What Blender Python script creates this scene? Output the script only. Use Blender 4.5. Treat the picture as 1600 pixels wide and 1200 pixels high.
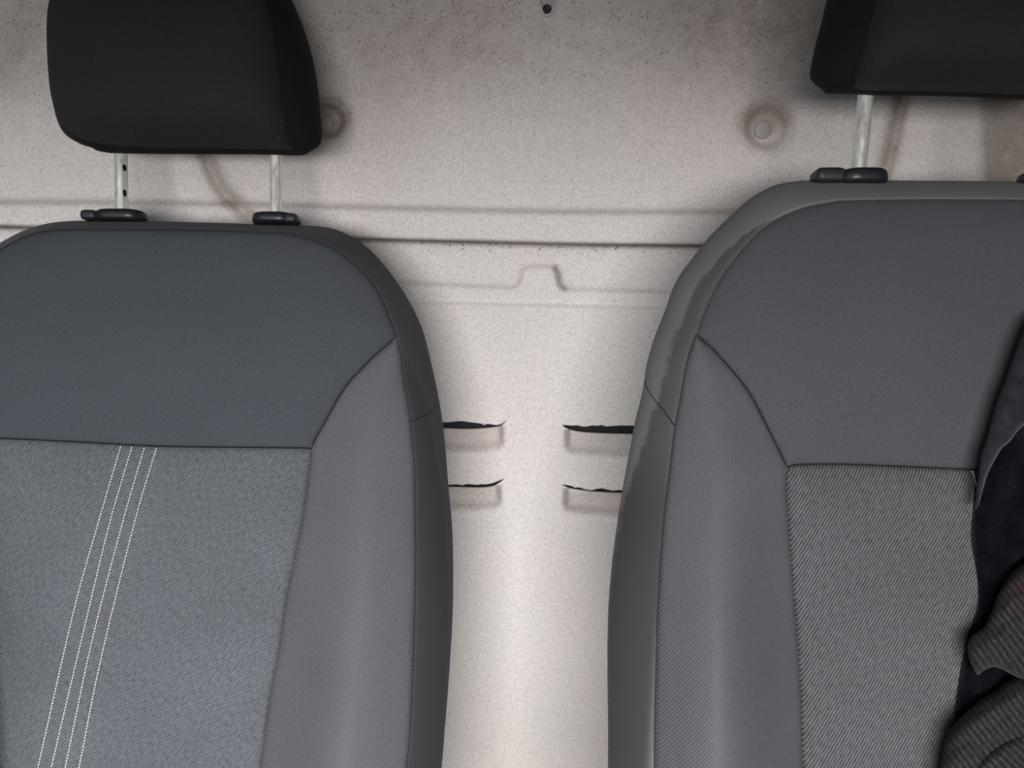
import bpy, math, random
import numpy as np
from mathutils import Vector, Matrix
from mathutils.geometry import delaunay_2d_cdt

random.seed(4)
rng = np.random.default_rng(4)
for o in list(bpy.data.objects):
    bpy.data.objects.remove(o)
SC = bpy.context.scene
COL = SC.collection

# ------------------------------------------------------------------ camera
F = 1256.0                                   # focal length in pixels of a 1600 px wide frame
CAM = np.array([0.0, 0.0, 1.2])
PITCH = math.radians(13.0)
RIGHT = np.array([1.0, 0, 0])
FWD = np.array([0, math.cos(PITCH), -math.sin(PITCH)])
UP = np.array([0, math.sin(PITCH), math.cos(PITCH)])
cd = bpy.data.cameras.new('camera')
cam = bpy.data.objects.new('camera', cd)
COL.objects.link(cam)
cam.location = CAM
cam.rotation_euler = (math.pi / 2 - PITCH, 0, 0)
cd.sensor_width = 36.0
cd.lens = 36.0 * F / 1600.0
cd.clip_start = 0.02
SC.camera = cam

# ------------------------------------------------------------------ world, lights, exposure
w = bpy.data.worlds.new('world')
SC.world = w
w.use_nodes = True
bg = w.node_tree.nodes['Background']
bg.inputs[0].default_value = (0.80, 0.88, 1.0, 1)
bg.inputs[1].default_value = 0.07


def area(name, loc, target, sx, sy, power, col):
    l = bpy.data.lights.new(name, 'AREA')
    l.shape = 'RECTANGLE'
    l.size, l.size_y = sx, sy
    l.energy = power
    l.color = col
    o = bpy.data.objects.new(name, l)
    COL.objects.link(o)
    o.location = loc
    o.rotation_euler = (Vector(target) - Vector(loc)).to_track_quat('-Z', 'Z').to_euler()
    return o


# daylight through the windscreen; an added header out of view keeps its upper part off the top of the bulkhead
area('windscreen_daylight', (-0.05, -0.92, 1.39), (-0.02, 0.95, 0.62), 0.8, 0.64, 70.0, (1.0, 0.985, 0.975))
area('left_window_daylight', (-0.93, -0.15, 1.32), (0.1, 0.50, 0.90), 0.7, 0.45, 2.4, (0.80, 0.90, 1.0))
area('right_window_daylight', (0.93, -0.15, 1.30), (0.0, 0.45, 0.85), 0.7, 0.45, 0.15, (1.0, 0.86, 0.95))

vs = SC.view_settings
vs.view_transform = 'Standard'
vs.look = 'None'
vs.gamma = 1.0
vs.use_curve_mapping = False
vs.exposure = 0.0


# ------------------------------------------------------------------ geometry helpers
class Plane:
    """a plane in the place; at(px, n) follows the sight line through a traced point to height n over it"""
    def __init__(self, p0, normal):
        self.p0 = np.array(p0, float)
        self.n = np.array(normal, float)

    def at(self, px, n=0.0):
        px = np.atleast_2d(np.asarray(px, float))
        n = np.broadcast_to(np.asarray(n, float), (len(px),))
        d = FWD + np.outer((px[:, 0] - 800) / F, RIGHT) - np.outer((px[:, 1] - 600) / F, UP)
        t = ((self.p0 - CAM) @ self.n + n) / (d @ self.n)
        return CAM + d * t[:, None]


def seat_plane(depth, recline):
    r = math.radians(recline)
    return Plane(CAM + FWD * depth, (0, -math.cos(r), math.sin(r)))


PL = seat_plane(0.785, 15)
PR = seat_plane(0.660, 15)
WALL_Y = 1.0
PW = Plane((0, WALL_Y, 1), (0, -1, 0))


def catmull(pts, closed=False, sub=8):
    p = np.array(pts, float)
    n = len(p)
    out = []
    rngi = n if closed else n - 1
    for i in range(rngi):
        if closed:
            a, b, c, d = p[(i - 1) % n], p[i], p[(i + 1) % n], p[(i + 2) % n]
        else:
            a, b, c, d = p[max(i - 1, 0)], p[i], p[i + 1], p[min(i + 2, n - 1)]
        for k in range(sub):
            t = k / sub
            out.append(0.5 * ((2 * b) + (c - a) * t + (2 * a - 5 * b + 4 * c - d) * t * t + (3 * b - a - 3 * c + d) * t ** 3))
    if not closed:
        out.append(p[-1])
    return np.array(out)


def resample(p, step=None, n=None, closed=False):
    p = np.array(p, float)
    if closed:
        p = np.vstack([p, p[:1]])
    s = np.concatenate([[0], np.cumsum(np.linalg.norm(np.diff(p, axis=0), axis=1))])
    if n is None:
        n = max(2, int(round(s[-1] / step)) + 1)
    else:
        n = n + 1 if closed else n
    t = np.linspace(0, s[-1], n)
    q = np.stack([np.interp(t, s, p[:, 0]), np.interp(t, s, p[:, 1])], 1)
    return q[:-1] if closed else q


def dist_to(pts, poly, closed=False):
    pts = np.atleast_2d(pts)
    a = np.asarray(poly, float)
    b = np.roll(a, -1, axis=0) if closed else a[1:]
    a = a if closed else a[:-1]
    best = np.full(len(pts), 1e9)
    ab = b - a
    L = (ab ** 2).sum(1) + 1e-12
    for i0 in range(0, len(pts), 4000):
        q = pts[i0:i0 + 4000]
        t = ((q[:, None, :] - a[None]) * ab[None]).sum(2) / L
        t = np.clip(t, 0, 1)
        d = np.linalg.norm(q[:, None, :] - (a[None] + t[..., None] * ab[None]), axis=2)
        best[i0:i0 + 4000] = d.min(1)
    return best


def inside(pts, poly):
    x, y = pts[:, 0], pts[:, 1]
    r = np.zeros(len(pts), bool)
    a = np.asarray(poly)
    b = np.roll(a, -1, axis=0)
    for (x0, y0), (x1, y1) in zip(a, b):
        if y0 == y1:
            continue
        c = ((y0 > y) != (y1 > y)) & (x < (x1 - x0) * (y - y0) / (y1 - y0) + x0)
        r ^= c
    return r


def smooth(e0, e1, x):
    t = np.clip((x - e0) / (e1 - e0), 0, 1)
    return t * t * (3 - 2 * t)


def fill(boundary, step, layers=(2.2, 5.0, 9.0), holes=(), extra=None):
    """triangulate the inside of a traced outline; returns points, triangles, distance to the outline"""
    b = np.asarray(boundary, float)
    lo, hi = b.min(0), b.max(0)
    gx, gy = np.meshgrid(np.arange(lo[0], hi[0], step), np.arange(lo[1], hi[1], step * 0.87))
    gx = gx + (np.arange(gx.shape[0]) % 2)[:, None] * step * 0.5
    g = np.stack([gx.ravel(), gy.ravel()], 1)
    cand = []
    if len(layers):
        t = np.roll(b, -1, 0) - np.roll(b, 1, 0)
        nrm = np.stack([-t[:, 1], t[:, 0]], 1) / (np.linalg.norm(t, axis=1)[:, None] + 1e-9)
        for L in layers:
            for s in (1, -1):
                q = b + nrm * L * s
                q = q[inside(q, b)]
                q = q[dist_to(q, b, True) > 0.93 * L]
                cand.append(q)
        g = g[inside(g, b)]
        g = g[dist_to(g, b, True) > max(layers) + step * 0.5]
    else:
        g = g[inside(g, b)]
        g = g[dist_to(g, b, True) > step * 0.4]
    if extra is not None:
        cand.append(extra)
    for h in holes:
        g = g[dist_to(g, h, True) > step * 0.35]
    cand.append(g)
    inner = np.vstack(cand)
    verts = [Vector(v) for v in np.vstack([b] + list(holes) + [inner])]
    edges = [(i, (i + 1) % len(b)) for i in range(len(b))]
    k = len(b)
    for h in holes:
        edges += [(k + i, k + (i + 1) % len(h)) for i in range(len(h))]
        k += len(h)
    v, e, f, _, _, _ = delaunay_2d_cdt(verts, edges, [], 0, 1e-4)
    P = np.array([(q.x, q.y) for q in v])
    T = np.array([t for t in f if len(t) == 3])
    c = P[T].mean(1)
    ok = inside(c, b)
    for h in holes:
        ok &= ~inside(c, h)
    T = T[ok]
    # front faces: counter-clockwise seen from the camera (pixel y points down)
    A = P[T]
    ar = (A[:, 1, 0] - A[:, 0, 0]) * (A[:, 2, 1] - A[:, 0, 1]) - (A[:, 1, 1] - A[:, 0, 1]) * (A[:, 2, 0] - A[:, 0, 0])
    T[ar > 0] = T[ar > 0][:, ::-1]
    return P, T


def mesh_obj(name, verts, faces, mat, parent=None, uv=None, attrs=None, smooth_shade=True, origin=None):
    verts = np.asarray(verts, float)
    if parent is not None:
        p, off = parent, np.zeros(3)
        while p is not None:
            off = off + np.array(p.location)
            p = p.parent
        verts = verts - off
    elif origin is not None:
        verts = verts - np.asarray(origin)
    me = bpy.data.meshes.new(name)
    me.from_pydata([tuple(v) for v in verts], [], [tuple(int(i) for i in f) for f in faces])
    me.materials.append(mat)
    if smooth_shade:
        me.polygons.foreach_set('use_smooth', [True] * len(me.polygons))
    if uv is not None:
        ul = me.uv_layers.new(name='UVMap')
        idx = np.zeros(len(me.loops), int)
        me.loops.foreach_get('vertex_index', idx)
        ul.data.foreach_set('uv', np.asarray(uv, float)[idx].ravel())
    for k, a in (attrs or {}).items():
        at = me.attributes.new(k, 'FLOAT', 'POINT')
        at.data.foreach_set('value', np.asarray(a, float))
    me.update()
    o = bpy.data.objects.new(name, me)
    COL.objects.link(o)
    if parent is not None:
        o.parent = parent
    elif origin is not None:
        o.location = origin
    return o


def empty(name, loc):
    o = bpy.data.objects.new(name, None)
    o.empty_display_size = 0.05
    COL.objects.link(o)
    o.location = loc
    return o


def tag(o, label=None, cat=None, group=None, kind=None):
    for k, v in (('label', label), ('category', cat), ('group', group), ('kind', kind)):
        if v:
            o[k] = v
    return o


class MB:
    def __init__(self):
        self.v, self.f, self.n = [], [], 0

    def add(self, v, f):
        self.v.append(np.asarray(v, float))
        self.f += [tuple(i + self.n for i in q) for q in f]
        self.n += len(v)

    def loft(self, rings, cap0=True, cap1=True):
        n = len(rings[0])
        f = []
        for k in range(len(rings) - 1):
            for i in range(n):
                j = (i + 1) % n
                f.append((k * n + i, k * n + j, (k + 1) * n + j, (k + 1) * n + i))
        if cap0:
            f.append(tuple(range(n))[::-1])
        if cap1:
            f.append(tuple((len(rings) - 1) * n + i for i in range(n)))
        self.add(np.vstack(rings), f)

    def tube(self, pts, r, seg=16, cap=True):
        pts = [np.asarray(p, float) for p in pts]
        r = np.broadcast_to(np.asarray(r, float), (len(pts),))
        rings = []
        for i, p in enumerate(pts):
            t = pts[min(i + 1, len(pts) - 1)] - pts[max(i - 1, 0)]
            t = t / np.linalg.norm(t)
            a = np.cross(t, (0.3, 0.9, 0.1)); a /= np.linalg.norm(a)
            b = np.cross(t, a)
            an = np.linspace(0, 2 * math.pi, seg, endpoint=False)
            rings.append(p + r[i] * (np.outer(np.cos(an), a) + np.outer(np.sin(an), b)))
        self.loft(rings, cap, cap)

    def box(self, lo, hi):
        x0, y0, z0 = lo; x1, y1, z1 = hi
        v = [(x0, y0, z0), (x1, y0, z0), (x1, y1, z0), (x0, y1, z0), (x0, y0, z1), (x1, y0, z1), (x1, y1, z1), (x0, y1, z1)]
        self.add(v, [(0, 3, 2, 1), (4, 5, 6, 7), (0, 1, 5, 4), (1, 2, 6, 5), (2, 3, 7, 6), (3, 0, 4, 7)])

    def build(self, name, mat, parent=None, smooth_shade=True, origin=None, bevel=0):
        o = mesh_obj(name, np.vstack(self.v), self.f, mat, parent, smooth_shade=smooth_shade, origin=origin)
        if bevel:
            m = o.modifiers.new('bevel', 'BEVEL'); m.width = bevel; m.segments = 3; m.limit_method = 'ANGLE'
        return o


# ------------------------------------------------------------------ materials
def new_mat(name, col, rough=0.8, metal=0.0, spec=0.3, sheen=0.0):
    m = bpy.data.materials.new(name)
    m.use_nodes = True
    b = m.node_tree.nodes['Principled BSDF']
    b.inputs['Base Color'].default_value = (*col, 1)
    b.inputs['Roughness'].default_value = rough
    b.inputs['Metallic'].default_value = metal
    b.inputs['Specular IOR Level'].default_value = spec
    if sheen:
        b.inputs['Sheen Weight'].default_value = sheen
        b.inputs['Sheen Roughness'].default_value = 0.5
    return m, m.node_tree, b


def N(nt, typ, **kw):
    n = nt.nodes.new(typ)
    for k, v in kw.items():
        setattr(n, k, v)
    return n


def ramp(nt, fac, stops):
    r = N(nt, 'ShaderNodeValToRGB')
    e = r.color_ramp.elements
    while len(e) < len(stops):
        e.new(0.5)
    for q, (p, c) in zip(e, stops):
        q.position = p
        q.color = (*c, 1) if len(c) == 3 else c
    nt.links.new(fac, r.inputs[0])
    return r.outputs[0]


def mix(nt, fac, a, b, mode='MIX'):
    m = N(nt, 'ShaderNodeMix', data_type='RGBA', blend_type=mode)
    for s, v in ((m.inputs[0], fac), (m.inputs[6], a), (m.inputs[7], b)):
        if isinstance(v, (int, float)):
            s.default_value = v
        elif isinstance(v, tuple):
            s.default_value = (*v, 1)
        else:
            nt.links.new(v, s)
    return m.outputs[2]


def math_(nt, op, a, b=0.0, clamp=False):
    m = N(nt, 'ShaderNodeMath', operation=op, use_clamp=clamp)
    for s, v in ((m.inputs[0], a), (m.inputs[1], b)):
        if isinstance(v, (int, float)):
            s.default_value = v
        else:
            nt.links.new(v, s)
    return m.outputs[0]


def noise(nt, vec, scale, detail=2, rough=0.5):
    n = N(nt, 'ShaderNodeTexNoise')
    n.inputs['Scale'].default_value = scale
    n.inputs['Detail'].default_value = detail
    n.inputs['Roughness'].default_value = rough
    nt.links.new(vec, n.inputs['Vector'])
    return n.outputs[0]


def bump(nt, b, h, strength, dist):
    n = N(nt, 'ShaderNodeBump')
    n.inputs['Strength'].default_value = strength
    n.inputs['Distance'].default_value = dist
    nt.links.new(h, n.inputs['Height'])
    nt.links.new(n.outputs[0], b.inputs['Normal'])


def fabric(name, dark, light, period, angle, contrast, speck=0.0, sheen=0.25, nap=None, dust=0.0):
    """woven cloth: twill ribs laid out on the cloth's own UV (metres)"""
    m, nt, b = new_mat(name, dark, 0.9, 0, 0.15, sheen)
    uv = N(nt, 'ShaderNodeUVMap').outputs[0]
    mp = N(nt, 'ShaderNodeMapping')
    mp.inputs['Rotation'].default_value = (0, 0, math.radians(angle))
    nt.links.new(uv, mp.inputs[0])
    wv = N(nt, 'ShaderNodeTexWave', wave_type='BANDS', bands_direction='X')
    wv.inputs['Scale'].default_value = 0.314159 / period
    wv.inputs['Distortion'].default_value = 0.2
    wv.inputs['Detail'].default_value = 1.0
    wv.inputs['Detail Scale'].default_value = 1.5
    nt.links.new(mp.outputs[0], wv.inputs['Vector'])
    # yarn breakup along the ribs
    mp2 = N(nt, 'ShaderNodeMapping')
    mp2.inputs['Scale'].default_value = (1, 0.45, 1)
    nt.links.new(mp.outputs[0], mp2.inputs[0])
    yarn = noise(nt, mp2.outputs[0], 0.9 / period, 1)
    big = noise(nt, uv, 9, 3)
    fac = math_(nt, 'ADD', math_(nt, 'MULTIPLY', wv.outputs['Fac'], contrast),
                math_(nt, 'MULTIPLY', math_(nt, 'SUBTRACT', yarn, 0.5), speck), False)
    fac = math_(nt, 'ADD', fac, 0.5 - contrast * 0.5, True)
    c = mix(nt, fac, dark, light)
    c = mix(nt, math_(nt, 'MULTIPLY', math_(nt, 'SUBTRACT', big, 0.35, True), 0.5), c, tuple(x * 0.72 for x in dark))
    if dust:
        ds = ramp(nt, noise(nt, uv, 420, 0), [(0.80, (0, 0, 0)), (0.86, (1, 1, 1))])
        dm = ramp(nt, noise(nt, uv, 7, 2), [(0.52, (0, 0, 0)), (0.68, (1, 1, 1))])
        c = mix(nt, math_(nt, 'MULTIPLY', math_(nt, 'MULTIPLY', ds, dm), dust), c, (0.25, 0.25, 0.26))
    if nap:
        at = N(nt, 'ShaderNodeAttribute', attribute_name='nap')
        c = mix(nt, math_(nt, 'MULTIPLY', at.outputs['Fac'], nap), c, tuple(x * 0.30 for x in dark))  # brushed nap and gusset shade, both darkening the base colour
    nt.links.new(c, b.inputs['Base Color'])
    bump(nt, b, fac, 0.25, 0.0006)
    return m


def felt(name):
    m, nt, b = new_mat(name, (0.6, 0.57, 0.55), 0.95, 0, 0.1, 0.1)
    uv = N(nt, 'ShaderNodeUVMap').outputs[0]       # wall metres
    f1 = noise(nt, uv, 330, 2, 0.6)
    f2 = noise(nt, uv, 130, 3, 0.6)
    base = ramp(nt, math_(nt, 'ADD', math_(nt, 'MULTIPLY', f1, 0.7), math_(nt, 'MULTIPLY', f2, 0.3)),
                [(0.28, (0.61, 0.55, 0.53)), (0.5, (0.80, 0.74, 0.72)), (0.72, (0.92, 0.875, 0.855))])
    # uneven soiling, yellowish and pinkish blotches
    bl = noise(nt, uv, 6, 3)
    base = mix(nt, ramp(nt, bl, [(0.42, (0, 0, 0)), (0.68, (0.6, 0.6, 0.6))]), base, (0.93, 0.99, 0.97), 'MULTIPLY')
    bl2 = noise(nt, uv, 4.3, 3)
    base = mix(nt, ramp(nt, bl2, [(0.5, (0, 0, 0)), (0.8, (0.5, 0.5, 0.5))]), base, (1.0, 0.93, 0.92), 'MULTIPLY')
    # ground-in dirt and painted shade: mask stored on the liner, broken up by noise
    d = N(nt, 'ShaderNodeAttribute', attribute_name='dirt_shade').outputs['Fac']
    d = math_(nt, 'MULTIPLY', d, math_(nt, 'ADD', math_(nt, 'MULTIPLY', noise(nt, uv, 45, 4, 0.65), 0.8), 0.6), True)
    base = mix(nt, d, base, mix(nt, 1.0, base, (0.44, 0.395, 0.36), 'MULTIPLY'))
    # dark flecks
    vo = N(nt, 'ShaderNodeTexVoronoi'); vo.inputs['Scale'].default_value = 210
    nt.links.new(uv, vo.inputs['Vector'])
    fl = ramp(nt, vo.outputs['Distance'], [(0.16, (1, 1, 1)), (0.32, (0, 0, 0))])
    fm = N(nt, 'ShaderNodeAttribute', attribute_name='fleck').outputs['Fac']
    pick = ramp(nt, noise(nt, uv, 75, 2), [(0.44, (0, 0, 0)), (0.58, (1, 1, 1))])
    k = math_(nt, 'MULTIPLY', math_(nt, 'MULTIPLY', fl, pick), fm, True)
    base = mix(nt, k, base, (0.10, 0.075, 0.06))
    nt.links.new(base, b.inputs['Base Color'])
    bump(nt, b, math_(nt, 'ADD', f1, f2), 0.25, 0.001)
    return m


M_FELT = felt('grey_felt')
M_UP_L = fabric('charcoal_cloth', (0.047, 0.051, 0.060), (0.077, 0.084, 0.097), 0.0014, -40, 0.45, 1.1, 0.03, dust=0.35)
M_UP_R = fabric('warm_charcoal_cloth', (0.050, 0.048, 0.055), (0.091, 0.087, 0.098), 0.0015, -38, 0.7, 0.8, 0.03)
M_BO_L = fabric('bolster_cloth', (0.083, 0.084, 0.098), (0.138, 0.138, 0.157), 0.0014, -40, 0.45, 1.0, 0.0)
M_BO_R = fabric('warm_bolster_cloth', (0.062, 0.058, 0.068), (0.134, 0.127, 0.143), 0.0016, 35, 0.7, 0.5, 0.0)
M_GU_L = fabric('shaded_side_cloth', (0.044, 0.043, 0.048), (0.071, 0.070, 0.077), 0.0013, 30, 0.4, 0.9, 0.05, nap=0.6)  # gusset facing away from the light: shade put into the cloth colour
M_GU_R = fabric('lit_side_cloth', (0.140, 0.140, 0.147), (0.200, 0.200, 0.208), 0.0013, 30, 0.4, 0.9, 0.05, nap=1.0)  # same cloth brightened: light on the gangway side put into its colour
M_TW_L = fabric('grey_twill', (0.030, 0.0335, 0.040), (0.190, 0.203, 0.225), 0.0021, 38, 0.85, 0.7, 0.05)
M_TW_R = fabric('warm_grey_twill', (0.026, 0.025, 0.029), (0.140, 0.137, 0.147), 0.0022, 30, 0.8, 0.7, 0.05)
M_HR = fabric('black_headrest_cloth', (0.014, 0.0142, 0.0152), (0.029, 0.029, 0.031), 0.0015, 20, 0.6, 0.9, 0.04, dust=0.5)
M_HS = fabric('black_headrest_side_cloth', (0.0065, 0.0055, 0.0055), (0.011, 0.0095, 0.0095), 0.0015, 20, 0.4, 0.3, 0.02)
M_SEAM, _, _ = new_mat('dark_thread', (0.012, 0.012, 0.016), 0.8)
M_DIM, _, _ = new_mat('charcoal_thread', (0.028, 0.028, 0.032), 0.8)
M_PALE, _, _ = new_mat('grey_thread', (0.13, 0.13, 0.14), 0.8)
M_WHITE, _, _ = new_mat('white_thread', (0.66, 0.66, 0.61), 0.7)
M_PLAST, _, _ = new_mat('black_plastic', (0.014, 0.015, 0.018), 0.38, 0, 0.5)
M_PLAST2, _, _ = new_mat('black_button_plastic', (0.02, 0.021, 0.024), 0.5, 0, 0.5)
M_STEEL, nt_, b_ = new_mat('worn_steel', (0.72, 0.71, 0.66), 0.36, 0.6)
tc = N(nt_, 'ShaderNodeTexCoord').outputs['Object']
mp_ = N(nt_, 'ShaderNodeMapping'); mp_.inputs['Scale'].default_value = (1, 1, 0.15); nt_.links.new(tc, mp_.inputs[0])
nt_.links.new(ramp(nt_, noise(nt_, mp_.outputs[0], 320, 3), [(0.33, (0.70, 0.69, 0.63)), (0.55, (0.95, 0.94, 0.88))]), b_.inputs['Base Color'])
nt_.links.new(ramp(nt_, noise(nt_, mp_.outputs[0], 200, 3), [(0.3, (0.22,) * 3), (0.7, (0.5,) * 3)]), b_.inputs['Roughness'])
M_CAP, nt_, b_ = new_mat('grey_plastic', (0.33, 0.31, 0.30), 0.55, 0, 0.4)
M_METAL, _, _ = new_mat('zinc_plate', (0.60, 0.585, 0.56), 0.5, 0.2)
M_PLATE, _, _ = new_mat('dull_zinc', (0.27, 0.26, 0.255), 0.55, 0.2)
M_SCREW, _, _ = new_mat('black_screw', (0.008, 0.008, 0.008), 0.4, 0, 0.5)
M_SHEET, _, _ = new_mat('dark_sheet_metal', (0.012, 0.012, 0.013), 0.6)
M_VAN, _, _ = new_mat('grey_trim', (0.16, 0.16, 0.165), 0.8)
M_HEAD, _, _ = new_mat('headliner', (0.22, 0.215, 0.21), 0.95)
M_RUB, _, _ = new_mat('rubber_floor', (0.03, 0.03, 0.032), 0.8)


# ------------------------------------------------------------------ cab shell
def slab(name, lo, hi, mat, label=None):
    m = MB(); m.box(lo, hi)
    o = m.build(name, mat, smooth_shade=False)
    return tag(o, kind='structure')


slab('floor', (-0.95, -0.9, -0.05), (0.95, 1.10, 0.0), M_RUB)
slab('ceiling', (-0.95, -0.75, 1.66), (0.95, 1.10, 1.70), M_HEAD)
slab('light_blocker_1', (-0.95, -0.42, 1.285), (0.95, -0.30, 1.66), M_HEAD)      # unseen header, added to block windscreen light from the upper wall
slab('wall_left', (-1.0, -0.9, 0.0), (-0.95, 1.10, 1.10), M_VAN)
slab('wall_right', (0.95, -0.9, 0.0), (1.0, 1.10, 1.10), M_VAN)
back = slab('wall_back', (-0.95, 1.035, 0.0), (0.95, 1.06, 1.66), M_SHEET)
tag(back, 'bulkhead behind the seats lined with pale grey felt', 'wall')

# traced lines of the felt liner
RIDGE = catmull([(-400, 314), (200, 314), (460, 319), (560, 321.5), (700, 325), (850, 328), (1000, 329), (1100, 329), (1500, 331), (2050, 334)])
EDGE = catmull([(-400, 341), (0, 353), (55, 355), (300, 363), (560, 372.5), (770, 377.7), (910, 381), (1095, 383), (1500, 389), (2050, 395)])
STEP = np.array([(-400, 436), (630, 442), (795, 450), (806, 448), (812, 440), (816, 424), (822, 418), (832, 416.5), (858, 416.5), (865, 419), (869, 427), (872, 444), (878, 450), (890, 452), (1050, 456), (2050, 470)], float)
STEP2 = np.array([(-400, 466), (647, 472), (850, 476.5), (1039, 481), (2050, 492)], float)
SLITS = [
    [(630, 663), (660, 660), (691, 660), (700, 660), (711, 658.7), (722, 658), (731, 659.5), (740, 660.5), (752, 662), (757, 664.5), (761, 662.3), (768, 663.2), (775, 664.3), (783, 663), (788, 660), (793, 655.5),
     (790, 660.5), (785, 665), (775, 668), (765, 669.3), (752, 670.2), (740, 671), (720, 671.3), (705, 670.4), (691, 670), (660, 670), (630, 668)],
    [(877, 664), (885, 664.6), (895, 665), (903, 664.6), (910, 666.8), (918, 666.5), (925, 664.8), (934, 665.6), (940, 664.2), (948, 666.6), (955, 665.8), (970, 665), (990, 665.2), (1030, 666), (1060, 670),
     (1030, 678), (990, 679.2), (960, 678.6), (935, 677.8), (915, 676.6), (900, 674.6), (890, 672), (883, 669)],
    [(640, 758), (670, 757.5), (701, 757.6), (715, 757), (722, 758.6), (730, 756.3), (745, 757.8), (752, 756.6), (760, 757), (770, 755), (780, 751.3), (789, 747.5),
     (785, 752.5), (777, 757.5), (770, 761), (755, 763), (735, 763), (715, 762.2), (701, 762), (670, 762), (640, 761)],
    [(875, 757.5), (885, 758), (893, 759.5), (898, 762.5), (905, 761.6), (915, 764.8), (925, 766.3), (932, 764), (940, 763), (950, 765.4), (958, 767), (965, 766), (975, 766), (1010, 766.5), (1040, 768),
     (1010, 771.8), (975, 771.6), (960, 771.2), (945, 770.3), (925, 769.3), (910, 767.2), (895, 765.2), (882, 761)],
]
SLITS = [resample(np.array(s, float), step=2.2, closed=True) for s in SLITS]
CREASE = [catmull([(250, 95), (288, 165), (318, 235), (340, 285), (365, 315), (398, 346)]),
          catmull([(1432, 60), (1416, 130), (1404, 180), (1395, 225), (1383, 268), (1368, 310)])]
DIMPLE = [((513, 189), 30, 0.013), ((1197, 200), 38, 0.011)]


def line_y(line, x):
    return np.interp(x, line[:, 0], line[:, 1])


def wall_height(p, lower):
    x, y = p[:, 0], p[:, 1]
    h = np.zeros(len(p))
    if not lower:
        d = y - line_y(RIDGE, x)
        h += 0.007 * smooth(-9, 9, d) - 0.0035 * np.exp(-(d / 6.5) ** 2)
        e = line_y(EDGE, x) - y
        h -= 0.0035 * np.exp(-np.clip(e, 0, None) / 3.0)
        for c in CREASE:
            dc = dist_to(p, c)
            h -= 0.011 * np.exp(-(dc / 11.0) ** 2)
        for (c, r, dep) in DIMPLE:
            q = np.hypot(x - c[0], (y - c[1]))
            h -= dep * (1 - smooth(r * 0.55, r, q))
        q = np.hypot((x + 12) / 1.0, (y - 95) / 1.3)
        h -= 0.022 * np.exp(-(q / 34) ** 2)
        h += 0.0012 * np.sin(x * 0.011 + 1) * np.sin(y * 0.017)
    else:
        e = y - line_y(EDGE, x)
        h -= 0.004 + 0.022 * np.exp(-np.clip(e + 3, 0, None) / 4.5)
        s1 = dist_to(p, STEP)
        sgn = np.where(inside(p, np.vstack([STEP, [(2050, 3000), (-400, 3000)]])), 1, -1) * s1
        h -= 0.0045 * smooth(-5, 5, sgn)
        d2 = y - line_y(STEP2, x)
        h += 0.0050 * smooth(-8, 7, d2)
        h -= 0.0026 * np.exp(-(d2 + 3) ** 2 / 24.0)
        for k, s in enumerate(SLITS):
            left = k in (0, 2)
            tipx = s[:, 0].max() if left else s[:, 0].min()
            rel = (tipx - 6 - x) if left else (x - tipx - 6)
            ctr = s[(s[:, 0] > s[:, 0].min() + 8) & (s[:, 0] < s[:, 0].max() - 8)]
            xs = np.arange(ctr[:, 0].min() + 3, ctr[:, 0].max() - 3, 6.0)
            yb = np.array([ctr[np.abs(ctr[:, 0] - q) < 7][:, 1].max() for q in xs])
            yt = np.array([ctr[np.abs(ctr[:, 0] - q) < 7][:, 1].min() for q in xs])
            below = y - np.interp(x, xs, yb)
            above = np.interp(x, xs, yt) - y
            endm = smooth(-4, 10, rel)
            pocket = np.where(below > -2.5, 1 - smooth(17, 40, below), 0) * smooth(-12, -2, below)
            h -= 0.018 * endm * pocket
            h += 0.0045 * endm * np.where(above > -2.5, np.exp(-(np.clip(above, 0, None) / 11.0) ** 2), 0)
        h += 0.001 * np.sin(x * 0.02 + 2) * np.sin(y * 0.013)
    return h


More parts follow.
